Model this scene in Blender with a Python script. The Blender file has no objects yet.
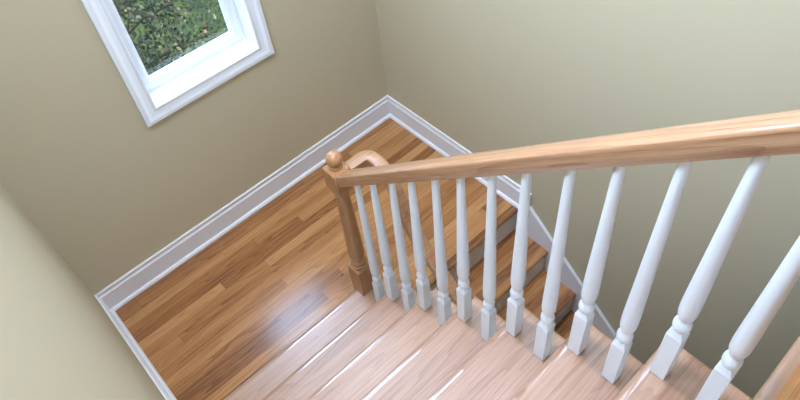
import bpy, bmesh, math, random
from mathutils import Vector, Matrix
import numpy as np

SC = bpy.context.scene
COL = SC.collection

# ------------------------------------------------------------------ camera
F_PX, PPY = 660.6747, -44.9231
CAM = (-0.9573, -1.5918, 3.0721)
RX, RY, RZ = 0.7421, -0.1283, -0.6489
cam_data = bpy.data.cameras.new('camera')
cam = bpy.data.objects.new('camera', cam_data)
COL.objects.link(cam)
cam_data.sensor_fit = 'HORIZONTAL'
cam_data.sensor_width = 36.0
cam_data.lens = 36.0 * F_PX / 800.0
cam_data.shift_y = PPY / 800.0
cam_data.clip_start = 0.02
cam.matrix_world = (Matrix.Translation(CAM) @ Matrix.Rotation(RZ, 4, 'Z')
                    @ Matrix.Rotation(RX, 4, 'X') @ Matrix.Rotation(RY, 4, 'Z'))
SC.camera = cam

# ------------------------------------------------------------------ colour management
SC.view_settings.view_transform = 'Standard'
SC.view_settings.look = 'None'
SC.view_settings.gamma = 1.0
SC.view_settings.use_curve_mapping = False
SC.view_settings.exposure = 0.0

# ------------------------------------------------------------------ world, sun, lamps
world = bpy.data.worlds.new('sky')
SC.world = world
world.use_nodes = True
wn = world.node_tree
wn.nodes.clear()
wo = wn.nodes.new('ShaderNodeOutputWorld')
wb = wn.nodes.new('ShaderNodeBackground')
ws = wn.nodes.new('ShaderNodeTexSky')
ws.sky_type = 'HOSEK_WILKIE'
ws.sun_direction = Vector((0, -0.48, 0.88)).normalized()
ws.turbidity = 4.0
wmix = wn.nodes.new('ShaderNodeMixRGB')
wmix.inputs[0].default_value = 0.75
wmix.inputs[2].default_value = (0.62, 0.76, 1.0, 1)
wn.links.new(ws.outputs[0], wmix.inputs[1])
wn.links.new(wmix.outputs[0], wb.inputs[0])
wb.inputs[1].default_value = 5.2
wn.links.new(wb.outputs[0], wo.inputs[0])

def light(name, kind, energy, loc, target, color, size=None, size_y=None, shape='RECTANGLE', spread=None):
    d = bpy.data.lights.new(name, kind)
    d.energy = energy
    d.color = color
    if kind == 'AREA':
        d.shape = shape
        d.size = size
        if size_y: d.size_y = size_y
        if spread: d.spread = spread
    o = bpy.data.objects.new(name, d)
    COL.objects.link(o)
    o.location = loc
    o.rotation_euler = (Vector(target) - Vector(loc)).to_track_quat('-Z', 'Y').to_euler()
    return o

s = light('sun', 'SUN', 4.5, (0, -5, 9.2), (0, 0, 0), (1.0, 0.93, 0.82))
s.data.angle = 0.01
# ceiling lamp over the stairwell, just left of the railing
light('stairwell_lamp', 'AREA', 15, (-0.17, -0.60, 4.60), (-0.17, -0.60, 0), (0.88, 0.87, 1.0), 0.09, shape='DISK', spread=math.radians(75))
# daylight of the upper hall behind the camera
light('hall_daylight', 'AREA', 28, (-0.3, -4.55, 3.3), (0.3, -0.4, 1.2), (0.57, 0.70, 1.0), 1.5, 1.8)
# the brightest patch of the sky over the landing window
light('window_daylight', 'AREA', 200, (0.0, 2.7, 3.6), (-0.113, 0.3, 1.2), (0.47, 0.67, 1.0), 2.4, 1.8)
# the window over the landing lets in the sky
portal = light('window_portal', 'AREA', 1, (-0.113, 1.15, 1.89), (-0.113, -1, 1.89), (1, 1, 1), 0.6, 1.75)
portal.data.cycles.is_portal = True
# bright sky outside the upper window of the two-storey stairwell
light('upper_window_daylight', 'AREA', 32, (0.40, 1.22, 3.60), (0.0, -1.2, 1.5), (0.53, 0.70, 1.0), 0.95, 1.6)
light('right_window_daylight', 'AREA', 20, (1.20, -0.15, 3.75), (-0.6, -0.45, 1.2), (0.56, 0.71, 1.0), 1.6, 1.2)
light('side_window_daylight', 'AREA', 165, (-1.34, -0.35, 3.75), (0.9, -0.35, 1.2), (0.56, 0.725, 1.0), 1.5, 1.2)

# ------------------------------------------------------------------ dimensions
R = 0.229          # going of a step
H = 0.2048         # rise of a step
WL, WR, D = -1.1182, 0.9573, 0.982
CEIL, BACK, LOW = 4.66, -4.8, -8 * H
XB = -0.098        # plane of the balustrade
YL = -0.1597       # front nosing of the landing on the lower side
N_UP = 7

# ------------------------------------------------------------------ node helpers
class NT:
    def __init__(self, mat):
        self.t = mat.node_tree; self.n = self.t.nodes; self.l = self.t.links
    def node(self, typ, **kw):
        nd = self.n.new(typ)
        for k, v in kw.items(): setattr(nd, k, v)
        return nd
    def link(self, a, b): self.l.new(a, b)
    def put(self, sock, v):
        if hasattr(v, 'is_output'): self.l.new(v, sock)
        else: sock.default_value = v
    def math(self, op, a, b=None, c=None):
        nd = self.node('ShaderNodeMath', operation=op)
        self.put(nd.inputs[0], a)
        if b is not None: self.put(nd.inputs[1], b)
        if c is not None: self.put(nd.inputs[2], c)
        return nd.outputs[0]
    def comb(self, x, y, z):
        nd = self.node('ShaderNodeCombineXYZ')
        for i, v in enumerate((x, y, z)): self.put(nd.inputs[i], v)
        return nd.outputs[0]
    def noise(self, vec, scale, detail=4, rough=0.55, dist=0.0):
        nd = self.node('ShaderNodeTexNoise')
        self.link(vec, nd.inputs['Vector'])
        nd.inputs['Scale'].default_value = scale
        nd.inputs['Detail'].default_value = detail
        nd.inputs['Roughness'].default_value = rough
        nd.inputs['Distortion'].default_value = dist
        return nd.outputs['Fac']
    def ramp(self, fac, stops):
        nd = self.node('ShaderNodeValToRGB')
        cr = nd.color_ramp
        while len(cr.elements) < len(stops): cr.elements.new(0.5)
        for e, (p, c) in zip(cr.elements, stops):
            e.position = p; e.color = (*c, 1) if len(c) == 3 else c
        self.link(fac, nd.inputs[0])
        return nd.outputs[0]
    def mix(self, fac, a, b, mode='MIX'):
        nd = self.node('ShaderNodeMixRGB', blend_type=mode)
        self.put(nd.inputs[0], fac); self.put(nd.inputs[1], a); self.put(nd.inputs[2], b)
        return nd.outputs[0]

def new_mat(name):
    m = bpy.data.materials.new(name); m.use_nodes = True
    nt = NT(m)
    return m, nt, nt.n['Principled BSDF']

def srgb(r, g, b):
    f = lambda c: (c / 255 / 12.92) if c / 255 <= 0.04045 else ((c / 255 + 0.055) / 1.055) ** 2.4
    return (f(r), f(g), f(b))

def wood(name, light_c, mid_c, dark_c, plank=0.057, length=0.85, rough=0.27, coord='WORLD', gap=0.35, vary=1.0,
         phase=0.0, coat=0.25, axis='X', grain=1.0, coat_rough=0.14):
    m, nt, bs = new_mat(name)
    if coord == 'WORLD': src = nt.node('ShaderNodeNewGeometry').outputs['Position']
    else: src = nt.node('ShaderNodeTexCoord').outputs['Object']
    sep = nt.node('ShaderNodeSeparateXYZ'); nt.link(src, sep.inputs[0])
    x, y, z = sep.outputs
    if axis == 'Z': x, y, z = z, x, y
    if coord != 'WORLD':
        x = nt.math('ADD', x, nt.math('MULTIPLY', nt.node('ShaderNodeObjectInfo').outputs['Random'], 7.0))
    if plank:
        v = nt.math('DIVIDE', nt.math('SUBTRACT', y, phase), plank)
        row = nt.math('FLOOR', v)
        wr = nt.node('ShaderNodeTexWhiteNoise', noise_dimensions='1D'); nt.link(row, wr.inputs['W'])
        u = nt.math('ADD', nt.math('DIVIDE', x, length), nt.math('MULTIPLY', wr.outputs['Value'], 9.0))
        colm = nt.math('FLOOR', u)
        wi = nt.node('ShaderNodeTexWhiteNoise', noise_dimensions='2D')
        nt.link(nt.comb(row, colm, 0), wi.inputs['Vector'])
        pid = wi.outputs['Value']
        fy = nt.math('ABSOLUTE', nt.math('SUBTRACT', nt.math('FRACT', v), 0.5))
        fx = nt.math('ABSOLUTE', nt.math('SUBTRACT', nt.math('FRACT', u), 0.5))
        g1 = nt.math('GREATER_THAN', fy, 0.5 - 0.0009 / plank)
        g2 = nt.math('GREATER_THAN', fx, 0.5 - 0.0009 / length)
        seam = nt.math('MAXIMUM', g1, g2)
    else:
        pid = nt.math('ADD', 0.5, 0.0); seam = None
    off = nt.math('MULTIPLY', pid, 37.0)
    gx = nt.math('ADD', x, off)
    gy = nt.math('ADD', y, nt.math('MULTIPLY', pid, 11.0))
    big = nt.noise(nt.comb(nt.math('MULTIPLY', gx, 0.55), nt.math('MULTIPLY', gy, 7.0), nt.math('MULTIPLY', z, 7.0)), 1.5, 2, 0.4, 0.25)
    rings = nt.math('FRACT', nt.math('MULTIPLY', big, 13.0))
    rings = nt.math('POWER', rings, 2.2)
    fine = nt.noise(nt.comb(nt.math('MULTIPLY', gx, 3.0), nt.math('MULTIPLY', gy, 130.0), nt.math('MULTIPLY', z, 130.0)), 1.0, 5, 0.65)
    pores = nt.noise(nt.comb(nt.math('MULTIPLY', gx, 22.0), nt.math('MULTIPLY', gy, 600.0), nt.math('MULTIPLY', z, 600.0)), 1.0, 2, 0.6)
    t = nt.math('MULTIPLY', nt.math('SUBTRACT', pid, 0.5), 0.75 * vary)
    t = nt.math('ADD', t, nt.math('MULTIPLY', rings, 0.20 * grain))
    t = nt.math('ADD', t, nt.math('MULTIPLY', nt.math('SUBTRACT', fine, 0.5), 0.85 * grain))
    t = nt.math('ADD', t, nt.math('MULTIPLY', nt.math('SUBTRACT', pores, 0.5), 0.35 * grain))
    t = nt.math('ADD', t, 0.36)
    c = nt.ramp(t, [(0.0, light_c), (0.48, mid_c), (1.0, dark_c)])
    if seam is not None:
        c = nt.mix(nt.math('MULTIPLY', seam, gap), c, (*[k * 0.25 for k in dark_c], 1))
    nt.link(c, bs.inputs['Base Color'])
    nt.put(bs.inputs['Roughness'], nt.math('ADD', rough - 0.05, nt.math('MULTIPLY', fine, 0.12)))
    bs.inputs['Coat Weight'].default_value = coat
    bs.inputs['Coat Roughness'].default_value = coat_rough
    bp = nt.node('ShaderNodeBump')
    bp.inputs['Strength'].default_value = 0.08
    bp.inputs['Distance'].default_value = 0.002
    nt.link(fine, bp.inputs['Height'])
    nt.link(bp.outputs[0], bs.inputs['Normal'])
    return m

def paint(name, rgb, rough=0.5, bump=0.03, scale=180, var=0.03):
    m, nt, bs = new_mat(name)
    pos = nt.node('ShaderNodeNewGeometry').outputs['Position']
    n1 = nt.noise(pos, scale, 3, 0.6)
    n2 = nt.noise(pos, 1.7, 3, 0.5)
    dk = tuple(k * (1 - var) for k in rgb)
    c = nt.mix(n2, (*dk, 1), (*rgb, 1))
    nt.link(c, bs.inputs['Base Color'])
    bs.inputs['Roughness'].default_value = rough
    bp = nt.node('ShaderNodeBump')
    bp.inputs['Strength'].default_value = bump
    bp.inputs['Distance'].default_value = 0.001
    nt.link(n1, bp.inputs['Height'])
    nt.link(bp.outputs[0], bs.inputs['Normal'])
    return m

M = {}
M['wall'] = paint('khaki_wall_paint', (0.55, 0.482, 0.328), 0.62, 0.10, 260)
M['ceiling'] = paint('ceiling_paint', (0.82, 0.81, 0.78), 0.8, 0.05)
M['trim'] = paint('white_trim_paint', (0.79, 0.775, 0.78), 0.5, 0.02)
M['baluster'] = paint('white_baluster_paint', (0.84, 0.87, 0.93), 0.30, 0.02)
M['riser'] = paint('white_riser_paint', (0.86, 0.86, 0.82), 0.4, 0.02)
M['vinyl'] = paint('white_window_vinyl', (0.86, 0.88, 0.92), 0.3, 0.0)
M['floor'] = wood('oak_strip_flooring', (0.52, 0.265, 0.105), (0.37, 0.16, 0.053), (0.11, 0.036, 0.012), 0.057, 1.5, 0.24, vary=0.9, grain=1.25)
M['tread'] = wood('oak_tread', (0.46, 0.285, 0.188), (0.35, 0.195, 0.117), (0.185, 0.08, 0.042), R / 3, 9.0, 0.38, gap=0.25, vary=0.75, phase=0.004, coat=1.0, coat_rough=0.30, grain=1.25)
M['nosing'] = wood('oak_tread_nosing', (0.46, 0.285, 0.188), (0.35, 0.195, 0.117), (0.185, 0.08, 0.042), R / 3, 9.0, 0.30, gap=0.0, vary=0.75, phase=0.004, coat=1.0, coat_rough=0.05)
M['nosing'].node_tree.nodes['Principled BSDF'].inputs['Coat IOR'].default_value = 1.9
M['rail'] = wood('oak_rail', (0.53, 0.31, 0.17), (0.385, 0.195, 0.095), (0.19, 0.08, 0.035), 0, 1, 0.36, coat=1.0, coat_rough=0.18, grain=1.5, coord='OBJECT')
M['post'] = wood('oak_post', (0.53, 0.295, 0.145), (0.39, 0.19, 0.08), (0.21, 0.085, 0.03), 0, 1, 0.28, coord='OBJECT', axis='Z')
M['raw_end'] = wood('bare_wood_end', (0.75, 0.56, 0.26), (0.66, 0.47, 0.19), (0.50, 0.33, 0.12), 0, 1, 0.6)
M['hall_floor'] = M['floor']

# ------------------------------------------------------------------ mesh helpers
def add_box(bm, x0, x1, y0, y1, z0, z1, bevel=0.0, seg=2):
    vs = [bm.verts.new(p) for p in ((x0,y0,z0),(x1,y0,z0),(x1,y1,z0),(x0,y1,z0),(x0,y0,z1),(x1,y0,z1),(x1,y1,z1),(x0,y1,z1))]
    fs = [bm.faces.new([vs[i] for i in f]) for f in ((0,3,2,1),(4,5,6,7),(0,1,5,4),(1,2,6,5),(2,3,7,6),(3,0,4,7))]
    if bevel:
        es = {e for f in fs for e in f.edges}
        bmesh.ops.bevel(bm, geom=list(es), offset=bevel, segments=seg, profile=0.5, affect='EDGES')
    return vs

def add_prism(bm, pts, a, b, axis='x', caps=True):
    """extrude a closed 2-D outline between a and b along an axis; pts are the two other coordinates"""
    def P(u, v, t):
        return {'x': (t, u, v), 'y': (u, t, v), 'z': (u, v, t)}[axis]
    A = [bm.verts.new(P(u, v, a)) for u, v in pts]
    B = [bm.verts.new(P(u, v, b)) for u, v in pts]
    n = len(pts)
    for i in range(n):
        bm.faces.new([A[i], A[(i + 1) % n], B[(i + 1) % n], B[i]])
    if caps:
        bm.faces.new(A[::-1]); bm.faces.new(B)
    return A, B

def add_lathe(bm, prof, cx=0, cy=0, seg=24, cap=True):
    rings = []
    for r, z in prof:
        rings.append([bm.verts.new((cx + r * math.cos(2 * math.pi * k / seg), cy + r * math.sin(2 * math.pi * k / seg), z)) for k in range(seg)])
    for a, b in zip(rings, rings[1:]):
        for k in range(seg):
            bm.faces.new([a[k], a[(k + 1) % seg], b[(k + 1) % seg], b[k]])
    if cap:
        bm.faces.new(rings[0][::-1]); bm.faces.new(rings[-1])

def add_sweep(bm, path, prof, up=Vector((0, 0, 1)), side_hint=None):
    """sweep a closed section (side, up) along a 3-D path"""
    rings = []
    n = len(path)
    for i, p in enumerate(path):
        t = (path[min(i + 1, n - 1)] - path[max(i - 1, 0)]).normalized()
        sd = side_hint(i) if side_hint else t.cross(up).normalized()
        u = sd.cross(t).normalized()
        rings.append([bm.verts.new(p + sd * a + u * b) for a, b in prof])
    k = len(prof)
    for a, b in zip(rings, rings[1:]):
        for j in range(k):
            bm.faces.new([a[j], a[(j + 1) % k], b[(j + 1) % k], b[j]])
    bm.faces.new(rings[0][::-1]); bm.faces.new(rings[-1])

def finish(name, bm, mat, parent=None, smooth=35, origin=None, rot=None):
    bmesh.ops.recalc_face_normals(bm, faces=bm.faces)
    me = bpy.data.meshes.new(name)
    if origin is not None:
        bmesh.ops.translate(bm, verts=bm.verts, vec=-Vector(origin))
    bm.to_mesh(me); bm.free()
    for m in (mat if isinstance(mat, (list, tuple)) else [mat]): me.materials.append(m)
    if smooth:
        for p in me.polygons: p.use_smooth = True
        me.set_sharp_from_angle(angle=math.radians(smooth))
    o = bpy.data.objects.new(name, me)
    COL.objects.link(o)
    if origin is not None: o.location = origin
    if parent is not None:
        o.parent = parent
        o.location = Vector(o.location) - Vector(parent.location)
    return o

def struct(name, bm, mat, smooth=0, parent=None):
    o = finish(name, bm, mat, parent, smooth)
    if parent is None: o['kind'] = 'structure'
    return o

def thing(name, loc, label, cat, group=None):
    o = bpy.data.objects.new(name, None); COL.objects.link(o)
    o.location = loc; o.empty_display_size = 0.1
    o['label'] = label; o['category'] = cat
    if group: o['group'] = group
    return o

# ------------------------------------------------------------------ room shell
T = 0.16
# window opening in the back wall
WX0, WX1, WZ0, WZ1 = -0.41, 0.183, 1.028, 2.6
bm = bmesh.new()
add_box(bm, WL - T, WX0, D, D + T, LOW - .1, CEIL)
add_box(bm, WX1, WR + T, D, D + T, LOW - .1, CEIL)
add_box(bm, WX0, WX1, D, D + T, LOW - .1, WZ0)
UX0, UX1, UZ0, UZ1 = -0.05, 0.86, 2.85, 4.4
bm.free(); bm = bmesh.new()
add_box(bm, WL - T, UX0, D, D + T, UZ0, CEIL)
add_box(bm, UX1, WR + T, D, D + T, UZ0, CEIL)
add_box(bm, UX0, UX1, D, D + T, UZ1, CEIL)
add_box(bm, WL - T, WX0, D, D + T, LOW - .1, UZ0)
add_box(bm, WX1, WR + T, D, D + T, LOW - .1, UZ0)
add_box(bm, WX0, WX1, D, D + T, LOW - .1, WZ0)
add_box(bm, WX0, WX1, D, D + T, WZ1, UZ0)
struct('wall_back', bm, M['wall'])
UY0, UY1, VZ0, VZ1 = -1.05, 0.40, 3.15, 4.35
bm = bmesh.new()
add_box(bm, WL - T, WL, BACK, UY0, LOW - .1, CEIL)
add_box(bm, WL - T, WL, UY1, D, LOW - .1, CEIL)
add_box(bm, WL - T, WL, UY0, UY1, LOW - .1, VZ0)
add_box(bm, WL - T, WL, UY0, UY1, VZ1, CEIL)
struct('wall_left', bm, M['wall'])
RY0, RY1 = -0.90, 0.62
bm = bmesh.new()
add_box(bm, WR, WR + T, BACK, RY0, LOW - .1, CEIL)
add_box(bm, WR, WR + T, RY1, D, LOW - .1, CEIL)
add_box(bm, WR, WR + T, RY0, RY1, LOW - .1, VZ0)
add_box(bm, WR, WR + T, RY0, RY1, VZ1, CEIL)
struct('wall_right', bm, M['wall'])
bm = bmesh.new(); add_box(bm, WL - T, WR + T, BACK - T, BACK, LOW - .1, CEIL); struct('wall_front', bm, M['wall'])
bm = bmesh.new(); add_box(bm, WL - T, WR + T, BACK - T, D + T, CEIL, CEIL + .15); struct('ceiling', bm, M['ceiling'])
bm = bmesh.new(); add_box(bm, WL, WR, BACK, D, LOW - .1, LOW); struct('floor_lower', bm, M['floor'])

# landing: strip flooring, L-shaped, with the notch of the lower stair
bm = bmesh.new()
TH = 0.022
pts = [(WL, D), (WL, -0.012), (-0.022, -0.012), (-0.022, YL + 0.03), (WR, YL + 0.03), (WR, D)]
add_prism(bm, pts, -0.24, 0.0, 'z')
# rounded nosing board along the lower flight
def nosing_outline(y_front, y_back, z_top, th=0.027, r=0.011, seg=6):
    return nosing2(y_front, y_back, z_top, th)
def nosing2(y_front, y_back, z_top, th):
    # bullnose: soft upper rounding, tighter lower one
    ax, az, rl_ = 0.024, 0.0135, 0.0125
    p = [(y_back, z_top), (y_back, z_top - th)]
    for i in range(5):
        a = math.radians(-90 + 90 * i / 5)
        p.append((y_front - rl_ + rl_ * math.cos(a), z_top - th + az + az * math.sin(a)))
    for i in range(13):
        a = math.radians(90 * i / 12)
        p.append((y_front - ax + ax * math.cos(a), z_top - az + az * math.sin(a)))
    return p
def nosing_old(y_front, y_back, z_top, th=0.027, r=0.011, seg=6):
    """side view (y, z) of a tread with a rounded front"""
    p = [(y_back, z_top), (y_back, z_top - th)]
    for i in range(seg + 1):
        a = -math.pi / 2 + (math.pi) * i / seg
        ry = r
        p.append((y_front - ry + ry * math.cos(a), z_top - th / 2 + th / 2 * math.sin(a)))
    return p
def nosing_outline_neg(y_front, y_back, z_top, th=0.027, r=0.011, seg=6):
    """the same facing -y"""
    q = nosing_outline(0, -(abs(y_back - y_front)), z_top, th, r, seg)
    return [(y_front - u, v) for u, v in q]
add_prism(bm, nosing_outline_neg(YL, YL + 0.0305, 0.0), -0.022, WR, 'x')
struct('floor', bm, M['floor'])

# upper floor
bm = bmesh.new()
YU = -N_UP * R
add_box(bm, WL, WR, BACK, YU - 0.03, (N_UP + 1) * H - 0.30, (N_UP + 1) * H)
struct('floor_upper', bm, M['floor'])
bm = bmesh.new()
add_prism(bm, nosing_outline(YU, YU - 0.0302, (N_UP + 1) * H), WL, WR, 'x')
struct('trim_1', bm, M['tread'], smooth=40)

# closed wall under the upper flight, between the two flights
bm = bmesh.new()
SL = H / R
pts = [(-0.03, LOW), (-0.03, 0.0)]
pts = [(YL + 0.03, LOW), (YL + 0.03, -0.24), (-0.035, -0.24), (-0.035, -0.03), (YU - 0.03, (N_UP) * H - 0.235), (YU - 0.03, LOW)]
add_prism(bm, pts, -0.14, -0.045, 'x')
struct('wall_understair', bm, M['wall'])

# baseboards: profile (out from wall, height)
HB = 0.167
prof = [(0, 0)]
prof += [(0.031 - 0.0165 * (1 - math.cos(a)) , 0.019 * math.sin(a)) for a in [math.pi / 2 * i / 6 for i in range(7)]]
prof += [(0.0148, 0.127), (0.0165, 0.129), (0.0165, 0.133), (0.0120, 0.138), (0.0085, 0.146), (0.0085, 0.151), (0.0108, 0.155), (0.0110, 0.161), (0.0075, HB), (0, HB)]
def baseboard(name, side, a, b, mitre_a=False, mitre_b=False, extra=None):
    bm = bmesh.new()
    def P(u, h, t, m, sgn):
        tt = t + (sgn * u if m else 0)
        if side == 'back': return (tt, D - u, h)
        if side == 'left': return (WL + u, tt, h)
        return (WR - u, tt, h)
    A = [bm.verts.new(P(u, h, a, mitre_a, 1)) for u, h in prof]
    B = [bm.verts.new(P(u, h, b, mitre_b, -1)) for u, h in prof]
    n = len(prof)
    for i in range(n): bm.faces.new([A[i], A[(i + 1) % n], B[(i + 1) % n], B[i]])
    fa = bm.faces.new(A[::-1]); fb = bm.faces.new(B)
    mats = [M['trim']]
    if extra:
        mats.append(M['raw_end'])
        (fa if extra == 'a' else fb).material_index = 1
    o = finish(name, bm, mats, None, 30)
    o['kind'] = 'structure'
baseboard('baseboard_back', 'back', WL, WR, True, True)
baseboard('baseboard_left', 'left', 0.0, D, False, True)
baseboard('baseboard_right', 'right', -0.222, D, False, True, 'a')

# ------------------------------------------------------------------ upper staircase
st = thing('staircase', (0, 0, 0), 'pale glossy oak staircase climbing from the landing to the upper floor', 'staircase')
NX0, NX1, NY0 = -0.092 - 0.0415, -0.092 + 0.0415, -0.0615
for k in range(1, N_UP + 1):
    yf, zt = -(k - 1) * R, k * H
    yb = -k * R - 0.031
    bm = bmesh.new()
    edge = -0.030
    x_from = WL + 0.018
    if k == 1:
        # the first tread is notched around the newel post
        add_prism(bm, nosing_outline(yf, yb, zt), x_from, NX0, 'x')
        o2 = [(NY0, zt), (yb, zt), (yb, zt - 0.027), (NY0, zt - 0.027)]
        add_prism(bm, o2, NX0, NX1, 'x')
        if NX1 < edge:
            add_prism(bm, nosing_outline(yf, yb, zt), NX1, edge, 'x')
    else:
        add_prism(bm, nosing_outline(yf, yb, zt), x_from, edge, 'x')
    # mitred return nosing along the open side
    th, r, seg = 0.027, 0.011, 6
    A, B = [], []
    pr = [(edge, zt), (edge, zt - th)]
    for i in range(seg + 1):
        a = -math.pi / 2 + math.pi * i / seg
        pr.append((-r + r * math.cos(a), zt - th / 2 + th / 2 * math.sin(a)))
    for u, v in pr:
        A.append(bm.verts.new((u, yf + (u if True else 0) * 1.0 if u > -0.0 else yf, v)))
        B.append(bm.verts.new((u, yb + 0.012, v)))
    # front end follows the rounded corner
    for vtx, (u, v) in zip(A, pr):
        t = 0 if u <= edge else (u - (-r)) / r if u > -r else 0
        dz = abs(v - (zt - th / 2)) / (th / 2)
        vtx.co.y = yf - r * (1 - math.sqrt(max(0, 1 - min(dz, 1) ** 2))) - 0.004 * max(0, t)
    n = len(pr)
    for i in range(n): bm.faces.new([A[i], A[(i + 1) % n], B[(i + 1) % n], B[i]])
    bm.faces.new(A[::-1]); bm.faces.new(B)
    tr_o = finish('tread', bm, [M['tread'], M['nosing']], st, 40)
    for p in tr_o.data.polygons:      # the rubbed, shinier rounding of the front edge
        if p.center.y > yf - 0.0238 and p.normal.y > 0.02 and p.normal.z > 0.05: p.material_index = 1
for k in range(1, N_UP + 2):
    yf = -(k - 1) * R - 0.031
    bm = bmesh.new()
    add_box(bm, WL + 0.018, NX0 if k == 1 else -0.032, yf + 0.001, yf + 0.018, (k - 1) * H + 0.001, k * H - 0.028)
    finish('riser', bm, M['riser'], st, 0)
# outer cut stringer
bm = bmesh.new()
pts = []
for k in range(1, N_UP + 1):
    y0 = -(k - 1) * R - 0.032
    pts.append((y0, (k - 1) * H if k > 1 else 0.001)); pts.append((y0, k * H - 0.028))
pts[0] = (pts[0][0], 0.001)
clean = []
for k in range(1, N_UP + 1):
    y0 = -(k - 1) * R - 0.014 if k == 1 else -(k - 1) * R - 0.031
    y1 = -k * R - 0.031
    zt = k * H - 0.028
    clean += [(y0, zt), (y1, zt)]
low = [(YU - 0.029, N_UP * H - 0.23), (-0.03 , -0.02)]
outline = [(-0.012, 0.001)] + clean + [(YU - 0.031, N_UP * H - 0.23), (-0.24, 0.0)]
add_prism(bm, outline, -0.031, -0.013, 'x')
finish('stringer', bm, M['trim'], st, 0)
# sloping skirt on the left wall
def skirt(bm, x0, x1, ya, yb, za, zb, hgt):
    add_prism(bm, [(ya, za), (yb, zb), (yb, zb + hgt), (ya, za + hgt)], x0, x1, 'x')
bm = bmesh.new()
add_prism(bm, [(-0.001, 0.001), (-0.001, HB + 0.13), (YU - 0.03, (N_UP + 1) * H + 0.10), (YU - 0.03, N_UP * H - 0.1), (-0.12, 0.001)], WL + 0.001, WL + 0.0175, 'x')
finish('skirt_board', bm, M['trim'], st, 0)

# ------------------------------------------------------------------ lower staircase
lo = thing('lower_staircase', (0.5, YL, 0), 'shaded oak steps with white risers descending from the landing beside the right wall', 'staircase')
N_LO = 7
for k in range(1, N_LO + 1):
    yf, zt = YL - k * R, -k * H
    bm = bmesh.new()
    add_prism(bm, nosing_outline_neg(yf, yf + R + 0.012, zt), -0.044, WR - 0.0205, 'x')
    finish('tread', bm, M['floor'], lo, 40)
for k in range(1, N_LO + 2):
    yf = YL - (k - 1) * R + 0.013
    bm = bmesh.new()
    add_box(bm, -0.044, WR - 0.0205, yf, yf + 0.0165, -k * H + 0.001, -(k - 1) * H - 0.028)
    finish('riser', bm, M['riser'], lo, 0)
bm = bmesh.new()
ZS = 0.215
def zsk(y, c): return c + SL * y
ye = YL - 8 * R
add_prism(bm, [(-0.2225, -0.03), (-0.2225, zsk(-0.2225, 0.262)), (ye, zsk(ye, 0.262)), (ye, zsk(ye, -0.16)), (-0.2225, zsk(-0.2225, -0.06))], WR - 0.020, WR - 0.001, 'x')
finish('skirt_board', bm, M['trim'], lo, 0)

# ------------------------------------------------------------------ railing
rl = thing('stair_railing', (XB, 0, 0), 'oak handrail with round-topped newel post and slender white balusters along the upper stair flight', 'railing')
def rail_profile(w=0.059, t=0.052):
    h = w / 2
    p = [(-h * 0.80, 0), (h * 0.80, 0), (h * 0.84, t * 0.10), (h * 0.90, t * 0.20), (h * 0.99, t * 0.26), (h, t * 0.40), (h, t * 0.78), (h * 0.985, t * 0.85),
         (h * 0.94, t * 0.90), (h * 0.86, t * 0.935), (h * 0.60, t * 0.97), (h * 0.30, t * 0.995), (0, t)]
    return p + [(-a, b) for a, b in p[-2:1:-1]]
PR = rail_profile()
ang = math.atan(SL)
ZR = 0.992 # height of the rail underside above the nosing line at y=0
bm = bmesh.new()
y_a, y_b = -0.060, -1.765
L = (y_a - y_b) / math.cos(ang)
path = [Vector((L * i / 8, 0, 0)) for i in range(9)]
add_sweep(bm, path, PR)
hr = finish('handrail', bm, M['rail'], None, 50)
hr.rotation_euler = (0, -ang, -math.pi / 2)
hr.location = (0, y_a, ZR - SL * y_a)
hr.parent = rl

# newel post: square base with chamfers, turned shaft, square head, ball
def newel(z0, zt, extra_low=0.0):
    """local z from its foot; head top at zt"""
    bm = bmesh.new()
    s = 0.0415
    def sq_block(a, b, ca, cb):
        """square block from a to b with tapered corners of length ca below, cb above"""
        add_box(bm, -s, s, -s, s, a, b, 0.0025, 1)
    zb = 0.402 - z0
    sq_block(0, zb, 0, 0)
    # tapered shoulders: square to octagon
    def loft(z_a, z_b, sa, rb, n=24):
        A, B = [], []
        for k in range(n):
            th = 2 * math.pi * k / n
            c, s_ = math.cos(th), math.sin(th)
            m = max(abs(c), abs(s_))
            A.append(bm.verts.new((sa * c / m, sa * s_ / m, z_a)))
            B.append(bm.verts.new((rb * c, rb * s_, z_b)))
        for k in range(n): bm.faces.new([A[k], A[(k + 1) % n], B[(k + 1) % n], B[k]])
        bm.faces.new(A[::-1]); bm.faces.new(B)
    loft(zb - 0.002, zb + 0.012, s - 0.003, 0.036)
    hb = zt - 0.118
    add_lathe(bm, [(0.036, zb + 0.008), (0.0405, zb + 0.014), (0.0405, zb + 0.024), (0.0335, zb + 0.029), (0.037, zb + 0.036), (0.038, zb + 0.046),
                   (0.033, zb + 0.056), (0.0255, zb + 0.062), (0.0255, zb + 0.068), (0.033, zb + 0.073), (0.037, zb + 0.090), (0.0385, zb + 0.12),
                   (0.0375, zb + 0.18), (0.0345, zb + 0.30), (0.0315, hb - 0.12), (0.030, hb - 0.05), (0.0305, hb - 0.03)], seg=24)
    loft(hb, hb - 0.055, s - 0.002, 0.030)
    add_box(bm, -s, s, -s, s, hb, zt - 0.008, 0.0025, 1)
    # chamfered cap of the head
    A = [bm.verts.new((a * (s - 0.001), b * (s - 0.001), zt - 0.0085)) for a, b in ((-1,-1),(1,-1),(1,1),(-1,1))]
    B = [bm.verts.new((a * (s - 0.011), b * (s - 0.011), zt)) for a, b in ((-1,-1),(1,-1),(1,1),(-1,1))]
    for k in range(4): bm.faces.new([A[k], A[(k + 1) % 4], B[(k + 1) % 4], B[k]])
    bm.faces.new(A[::-1]); bm.faces.new(B)
    return bm
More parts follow.
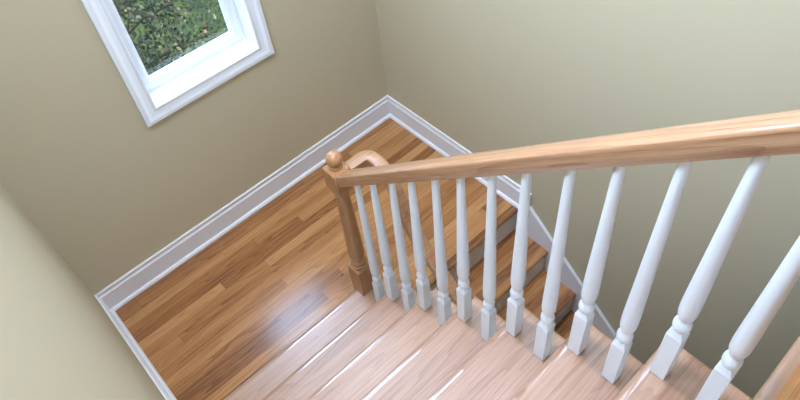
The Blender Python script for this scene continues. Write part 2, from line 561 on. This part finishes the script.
def ball_bm():
    bm = bmesh.new()
    pr = [(0.029, 0.0005), (0.030, 0.004), (0.0285, 0.008), (0.0225, 0.011), (0.0215, 0.015), (0.0235, 0.018)]
    R_, cz = 0.0335, 0.046
    a0 = math.asin(0.0245 / R_)
    for i in range(15):
        th = math.pi - a0 - (math.pi - a0) * i / 14
        pr.append((max(R_ * math.sin(th), 0.0006), cz - R_ * math.cos(math.pi - th) if False else cz + R_ * math.cos(th)))
    add_lathe(bm, pr, seg=28)
    return bm
NC = Vector((-0.092, -0.020, 0.0005))
nw = finish('newel_post', newel(0.0, 1.118), M['post'], None, 40)
nw.location = NC - Vector(rl.location); nw.parent = rl
bl = finish('finial', ball_bm(), M['post'], None, 50)
bl.location = (0, 0, 1.118); bl.parent = nw
# the upper newel on the upper floor
nz = (N_UP + 1) * H
nw2 = finish('newel_post', newel(0.02, 1.135), M['post'], None, 40)
nw2.location = Vector((XB, -1.806, nz + 0.0005)) - Vector(rl.location); nw2.parent = rl
bl2 = bl.copy(); COL.objects.link(bl2); bl2.parent = nw2; bl2.location = (0, 0, 1.135)

# balusters
def baluster_bm(length):
    bm = bmesh.new()
    s = 0.0194
    add_box(bm, -s, s, -s, s, 0, 0.200, 0.0012, 1)
    n = 20
    def loft(z_a, z_b, sa, rb):
        A, B = [], []
        for k in range(n):
            th = 2 * math.pi * (k + 0.5) / n
            c, s_ = math.cos(th), math.sin(th); m = max(abs(c), abs(s_))
            A.append(bm.verts.new((sa * c / m, sa * s_ / m, z_a))); B.append(bm.verts.new((rb * c, rb * s_, z_b)))
        for k in range(n): bm.faces.new([A[k], A[(k + 1) % n], B[(k + 1) % n], B[k]])
        bm.faces.new(A[::-1]); bm.faces.new(B)
    loft(0.1995, 0.219, s - 0.0008, 0.0145)
    top = length
    pr = [(0.0137, 0.214), (0.0137, 0.221), (0.0171, 0.2245), (0.0199, 0.231), (0.0210, 0.240), (0.0203, 0.249), (0.0177, 0.257), (0.0144, 0.263),
          (0.0137, 0.268), (0.0154, 0.273), (0.0185, 0.280), (0.0210, 0.295), (0.0217, 0.315), (0.0215, 0.345), (0.0205, 0.40)]
    z1 = 0.40
    for i in range(1, 9):
        t = i / 8
        pr.append((0.0205 - (0.0205 - 0.0112) * t ** 0.95, z1 + (top - z1) * t))
    add_lathe(bm, pr, seg=20)
    return bm
even = finish('baluster', baluster_bm(0.8227 + 0.004), M['baluster'], None, 40)
odd = finish('baluster', baluster_bm(0.8227 + 0.106 + 0.004), M['baluster'], None, 40)
first = {0: True, 1: True}
for j in range(1, 14):
    src = odd if j % 2 else even
    if first[j % 2]: o = src; first[j % 2] = False
    else:
        o = src.copy(); COL.objects.link(o)
    y = -0.039 - j * R / 2 - (0.004 if j % 2 else 0)
    o.parent = rl
    o.location = Vector((XB + 0.002, y, (j // 2 + 1) * H + 0.0003)) - Vector(rl.location)

# gooseneck rail of the lower flight
bm = bmesh.new()
P = []
zt = 1.020
P += [Vector((-0.049, -0.015, zt)), Vector((-0.01, -0.015, zt)), Vector((0.030, -0.015, zt))]
cx, cy, rr = 0.034, -0.053, 0.038
for i in range(1, 9):
    a = math.pi / 2 - math.pi / 2 * i / 8
    P.append(Vector((cx + rr * math.cos(a), cy + rr * math.sin(a), zt)))
# over-easing, steep drop, easing on to the rake
def rake(y): return 0.925 + SL * y
c0, c1, c2, c3 = Vector((0.072, -0.070, zt)), Vector((0.072, -0.155, zt)), Vector((0.072, -0.150, 0.85)), Vector((0.072, -0.27, rake(-0.27)))
for i in range(1, 13):
    t = i / 12
    P.append(c0 * (1 - t) ** 3 + c1 * 3 * t * (1 - t) ** 2 + c2 * 3 * t * t * (1 - t) + c3 * t ** 3)
for i in range(1, 9):
    y = -0.27 - (1.75 - 0.27) * i / 8
    P.append(Vector((0.072, y, rake(y))))
def side(i):
    t = (P[min(i + 1, len(P) - 1)] - P[max(i - 1, 0)])
    if i >= 10: return Vector((-1, 0, 0))
    return t.cross(Vector((0, 0, 1))).normalized()
add_sweep(bm, P, rail_profile(0.057, 0.052), side_hint=side)
lr = finish('lower_handrail', bm, M['rail'], rl, 50)
lr['label'] = 'curved gooseneck oak rail turning down the lower flight'
# wall brackets that hold the lower rail under the upper flight
for y in (-0.95, -1.55):
    bm = bmesh.new()
    zc = rake(y)
    pp = [Vector((-0.044, y, zc - 0.06)), Vector((0.0, y, zc - 0.062)), Vector((0.045, y, zc - 0.045)), Vector((0.066, y, zc - 0.015)), Vector((0.068, y, zc + 0.004))]
    circ = [(0.006 * math.cos(2 * math.pi * k / 10), 0.006 * math.sin(2 * math.pi * k / 10)) for k in range(10)]
    add_sweep(bm, pp, circ, up=Vector((0, 1, 0)))
    finish('rail_bracket', bm, M['trim'], rl, 50)

# ------------------------------------------------------------------ window
wd = bpy.data.objects.new('window_1', None); COL.objects.link(wd); wd.location = (-0.113, D, WZ0); wd['kind'] = 'structure'
# casing with a moulded profile, mitred
bm = bmesh.new()
cw = 0.076
cp = [(0.0, 0.0), (0.0, 0.013), (0.004, 0.016), (0.012, 0.016), (0.016, 0.0135), (0.030, 0.0145), (0.048, 0.0165), (0.054, 0.0205), (0.060, 0.0215), (0.066, 0.0195), (cw - 0.002, 0.0195), (cw, 0.0175), (cw, 0.0)]
cx0, cx1, cz0, cz1 = WX0 + 0.003, WX1 - 0.003, WZ0 + 0.003, WZ1 - 0.003
corners = [(cx0, cz0, -1, -1), (cx1, cz0, 1, -1), (cx1, cz1, 1, 1), (cx0, cz1, -1, 1)]
rings = [[bm.verts.new((x + sx * u, D - v, z + sz * u)) for u, v in cp] for x, z, sx, sz in corners]
for i in range(4):
    a, b = rings[i], rings[(i + 1) % 4]
    for k in range(len(cp)):
        bm.faces.new([a[k], a[(k + 1) % len(cp)], b[(k + 1) % len(cp)], b[k]])
finish('casing', bm, M['vinyl'], wd, 35)
# jamb extension lining the opening
def ring_frame(bm, x0, x1, z0, z1, w, y0, y1, bevel=0.0):
    add_box(bm, x0, x1, y0, y1, z0, z0 + w, bevel, 1)
    add_box(bm, x0, x1, y0, y1, z1 - w, z1, bevel, 1)
    add_box(bm, x0, x0 + w, y0, y1, z0 + w, z1 - w, bevel, 1)
    add_box(bm, x1 - w, x1, y0, y1, z0 + w, z1 - w, bevel, 1)
bm = bmesh.new()
ring_frame(bm, WX0 - 0.012, WX1 + 0.012, WZ0 - 0.012, WZ1 + 0.012, 0.0145, D + 0.0005, D + T)
finish('jamb', bm, M['vinyl'], wd, 0)
# vinyl frame with stops
bm = bmesh.new()
ring_frame(bm, WX0 + 0.003, WX1 - 0.003, WZ0 + 0.003, WZ1 - 0.003, 0.022, D + 0.108, D + T - 0.005, 0.002)
finish('frame', bm, M['vinyl'], wd, 0)
def sash(z0, z1, y0):
    bm = bmesh.new()
    x0, x1 = WX0 + 0.020, WX1 - 0.020
    ring_frame(bm, x0, x1, z0, z1, 0.034, y0, y0 + 0.028, 0.003)
    # sloped glazing bead
    rings = []
    for off, yy in ((0.033, y0 + 0.002), (0.047, y0 + 0.013), (0.047, y0 + 0.024), (0.033, y0 + 0.024)):
        rings.append([bm.verts.new(p) for p in ((x0 + off, yy, z0 + off), (x1 - off, yy, z0 + off), (x1 - off, yy, z1 - off), (x0 + off, yy, z1 - off))])
    for i in range(4):
        a, b = rings[i], rings[(i + 1) % 4]
        for k in range(4): bm.faces.new([a[k], a[(k + 1) % 4], b[(k + 1) % 4], b[k]])
    o = finish('sash', bm, M['vinyl'], wd, 0)
    bm = bmesh.new()
    add_box(bm, x0 + 0.040, x1 - 0.040, y0 + 0.0155, y0 + 0.0185, z0 + 0.040, z1 - 0.040)
    g = finish('pane', bm, glass, None, 0)
    g.parent = o
    g.location = -Vector(wd.location)
    g.matrix_parent_inverse = Matrix.Identity(4)
    return o
glass, gt, gb = new_mat('window_glass')
gt.n.remove(gb)
tr = gt.node('ShaderNodeBsdfTransparent'); tr.inputs[0].default_value = (0.95, 0.97, 0.97, 1)
gl = gt.node('ShaderNodeBsdfGlossy'); gl.inputs['Roughness'].default_value = 0.02
lw = gt.node('ShaderNodeLayerWeight'); lw.inputs[0].default_value = 0.5
fac = gt.math('ADD', 0.035, gt.math('MULTIPLY', gt.math('POWER', lw.outputs['Facing'], 5.0), 0.9))
mx = gt.node('ShaderNodeMixShader')
gt.link(fac, mx.inputs[0]); gt.link(tr.outputs[0], mx.inputs[1]); gt.link(gl.outputs[0], mx.inputs[2])
gt.link(mx.outputs[0], gt.n['Material Output'].inputs[0])
zm = 1.95
sa = sash(WZ0 + 0.022, zm, D + 0.112)
sb = sash(zm - 0.034, WZ1 - 0.022, D + 0.112 + 0.0285) if False else None
bm = bmesh.new()
x0, x1 = WX0 + 0.020, WX1 - 0.020
ring_frame(bm, x0, x1, zm + 0.0005, WZ1 - 0.022, 0.034, D + 0.118, D + 0.144, 0.003)
us = finish('sash', bm, M['vinyl'], wd, 0)
bm = bmesh.new(); add_box(bm, x0 + 0.033, x1 - 0.033, D + 0.130, D + 0.133, zm + 0.034, WZ1 - 0.055)
pg = finish('pane', bm, glass, None, 0); pg.parent = us; pg.location = -Vector(wd.location)
for o in (sa, us):
    for c in o.children: c.location = (0, 0, 0)
    # sash meshes are in world coordinates shifted by the window origin
# upper window of the stairwell
w2 = bpy.data.objects.new('window_2', None); COL.objects.link(w2); w2.location = ((UX0 + UX1) / 2, D, UZ0); w2['kind'] = 'structure'
bm = bmesh.new()
ring_frame(bm, UX0 - 0.075, UX1 + 0.075, UZ0 - 0.075, UZ1 + 0.075, 0.078, D - 0.019, D, 0.003)
finish('casing', bm, M['vinyl'], w2, 0)
bm = bmesh.new()
ring_frame(bm, UX0, UX1, UZ0, UZ1, 0.05, D + 0.09, D + 0.14, 0.003)
finish('sash', bm, M['vinyl'], w2, 0)
bm = bmesh.new(); add_box(bm, UX0 + 0.05, UX1 - 0.05, D + 0.113, D + 0.117, UZ0 + 0.05, UZ1 - 0.05)
finish('pane', bm, glass, w2, 0)
w3 = bpy.data.objects.new('window_3', None); COL.objects.link(w3); w3.location = (WL, (UY0 + UY1) / 2, VZ0); w3['kind'] = 'structure'
def side_frame(bm, y0, y1, z0, z1, w, x0, x1):
    add_box(bm, x0, x1, y0, y1, z0, z0 + w, 0.003, 1)
    add_box(bm, x0, x1, y0, y1, z1 - w, z1, 0.003, 1)
    add_box(bm, x0, x1, y0, y0 + w, z0 + w, z1 - w, 0.003, 1)
    add_box(bm, x0, x1, y1 - w, y1, z0 + w, z1 - w, 0.003, 1)
bm = bmesh.new(); side_frame(bm, UY0 - 0.075, UY1 + 0.075, VZ0 - 0.075, VZ1 + 0.075, 0.078, WL, WL + 0.019)
finish('casing', bm, M['vinyl'], w3, 0)
bm = bmesh.new(); side_frame(bm, UY0, UY1, VZ0, VZ1, 0.05, WL - 0.14, WL - 0.09)
finish('sash', bm, M['vinyl'], w3, 0)
bm = bmesh.new(); add_box(bm, WL - 0.117, WL - 0.113, UY0 + 0.05, UY1 - 0.05, VZ0 + 0.05, VZ1 - 0.05)
finish('pane', bm, glass, w3, 0)
w4 = bpy.data.objects.new('window_4', None); COL.objects.link(w4); w4.location = (WR, (RY0 + RY1) / 2, VZ0); w4['kind'] = 'structure'
bm = bmesh.new(); side_frame(bm, RY0 - 0.075, RY1 + 0.075, VZ0 - 0.075, VZ1 + 0.075, 0.078, WR - 0.019, WR)
finish('casing', bm, M['vinyl'], w4, 0)
bm = bmesh.new(); side_frame(bm, RY0, RY1, VZ0, VZ1, 0.05, WR + 0.09, WR + 0.14)
finish('sash', bm, M['vinyl'], w4, 0)
bm = bmesh.new(); add_box(bm, WR + 0.113, WR + 0.117, RY0 + 0.05, RY1 - 0.05, VZ0 + 0.05, VZ1 - 0.05)
finish('pane', bm, glass, w4, 0)
# ------------------------------------------------------------------ outside
ground, nt, bs = new_mat('lawn_soil')
pos = nt.node('ShaderNodeNewGeometry').outputs['Position']
nt.link(nt.ramp(nt.noise(pos, 3.0, 6, 0.7), [(0.3, (0.03, 0.05, 0.012)), (0.7, (0.09, 0.13, 0.03))]), bs.inputs['Base Color'])
bs.inputs['Roughness'].default_value = 0.9
bm = bmesh.new()
add_box(bm, -14, 16, D + T + 0.01, 26, -2.4, -2.2)
g = finish('ground_outside', bm, ground, None, 0); g['kind'] = 'structure'

leaf, nt, bs = new_mat('evergreen_leaf')
at = nt.node('ShaderNodeAttribute', attribute_name='leaf_id')
c = nt.ramp(at.outputs['Fac'], [(0.0, (0.026, 0.034, 0.017)), (0.42, (0.058, 0.072, 0.032)), (0.68, (0.15, 0.16, 0.07)), (0.86, (0.42, 0.40, 0.18)), (0.99, (0.50, 0.20, 0.12))])
nt.link(c, bs.inputs['Base Color'])
bs.inputs['Roughness'].default_value = 0.42
bark, nt, bs = new_mat('bark')
pos = nt.node('ShaderNodeNewGeometry').outputs['Position']
nt.link(nt.ramp(nt.noise(pos, 30, 5, 0.7), [(0.3, (0.05, 0.033, 0.02)), (0.7, (0.14, 0.10, 0.07))]), bs.inputs['Base Color'])
bs.inputs['Roughness'].default_value = 0.9

def shrub(loc, height, radius, n, seed, label, size=0.055):
    rng = np.random.default_rng(seed)
    root = thing('evergreen_shrub', loc, label, 'shrub', 'shrubs outside the window')
    # trunk with boughs
    bm = bmesh.new()
    circ = lambda r: [(r * math.cos(2 * math.pi * k / 8), r * math.sin(2 * math.pi * k / 8)) for k in range(8)]
    rnd = random.Random(seed)
    add_lathe(bm, [(0.09, 0), (0.07, 0.2), (0.06, height * 0.4), (0.035, height * 0.7), (0.008, height * 0.93)], seg=10)
    tips = []
    for b in range(38):
        z = height * (0.12 + 0.78 * b / 38)
        a = b * 2.4 + rnd.uniform(-.3, .3)
        rad = radius * (1.0 - 0.55 * (z / height) ** 2) * rnd.uniform(.75, 1.05)
        p0 = Vector((0, 0, z)); p3 = Vector((rad * math.cos(a), rad * math.sin(a), z + rnd.uniform(.05, .45)))
        p1 = p0.lerp(p3, .5) + Vector((0, 0, .06))
        pts = [p0, p1, p3]
        add_sweep(bm, pts, circ(0.012))
        tips.append((np.array(p1), np.array(p3)))
    finish('trunk', bm, bark, root, 60)
    root.children[0].location = (0, 0, 0)
    # leaves: clumps of folded leaf blades
    nc = 260
    cents, rads = [], []
    for i in range(nc):
        p1, p3 = tips[rng.integers(len(tips))]
        t = rng.uniform(.1, 1.08)
        cpt = p1 * (1 - t) + p3 * t + rng.normal(0, .14, 3)
        cpt[2] = max(cpt[2], .15)
        cents.append(cpt); rads.append(rng.uniform(.12, .26))
    cents = np.array(cents); rads = np.array(rads)
    ids = rng.integers(nc, size=n)
    dirs = rng.normal(0, 1, (n, 3)); dirs /= np.linalg.norm(dirs, axis=1)[:, None]
    pos = cents[ids] + dirs * (rads[ids] * rng.uniform(.55, 1, n) ** .5)[:, None]
    ax = dirs + rng.normal(0, .7, (n, 3)); ax /= np.linalg.norm(ax, axis=1)[:, None]
    sd = np.cross(ax, rng.normal(0, 1, (n, 3))); sd /= np.linalg.norm(sd, axis=1)[:, None]
    nm = np.cross(ax, sd)
    sz = size * rng.uniform(.6, 1.3, n)[:, None]
    v = np.stack([pos, pos + ax * sz * .45 + sd * sz * .30 + nm * sz * .08, pos + ax * sz, pos + ax * sz * .45 - sd * sz * .30 + nm * sz * .08], 1).reshape(-1, 3)
    f = [(4 * i, 4 * i + 1, 4 * i + 2) for i in range(n)] + [(4 * i, 4 * i + 2, 4 * i + 3) for i in range(n)]
    me = bpy.data.meshes.new('foliage')
    me.from_pydata(v.tolist(), [], f)
    clump = rng.uniform(0, 1, nc) ** 2.0
    lid = np.clip(0.72 * clump[ids] + 0.42 * rng.uniform(0, 1, n) ** 1.5, 0, 1)
    pink = rng.uniform(0, 1, n) > 0.992
    lid[pink] = 1.0
    at_ = me.attributes.new('leaf_id', 'FLOAT', 'POINT')
    at_.data.foreach_set('value', np.repeat(lid, 4).astype(np.float32))
    me.materials.append(leaf)
    fo = bpy.data.objects.new('foliage', me); COL.objects.link(fo); fo.parent = root
    return root
shrub((0.15, 3.9, -2.2), 3.5, 0.95, 14000, 3, 'dense green shrub filling the left of the view through the window')
shrub((2.55, 5.0, -2.2), 3.7, 0.95, 13000, 5, 'leafy green shrub in the right of the view through the window')
shrub((1.1, 7.6, -2.2), 4.4, 1.45, 13000, 8, 'taller dark evergreen shrub behind the two shrubs outside the window', 0.07)
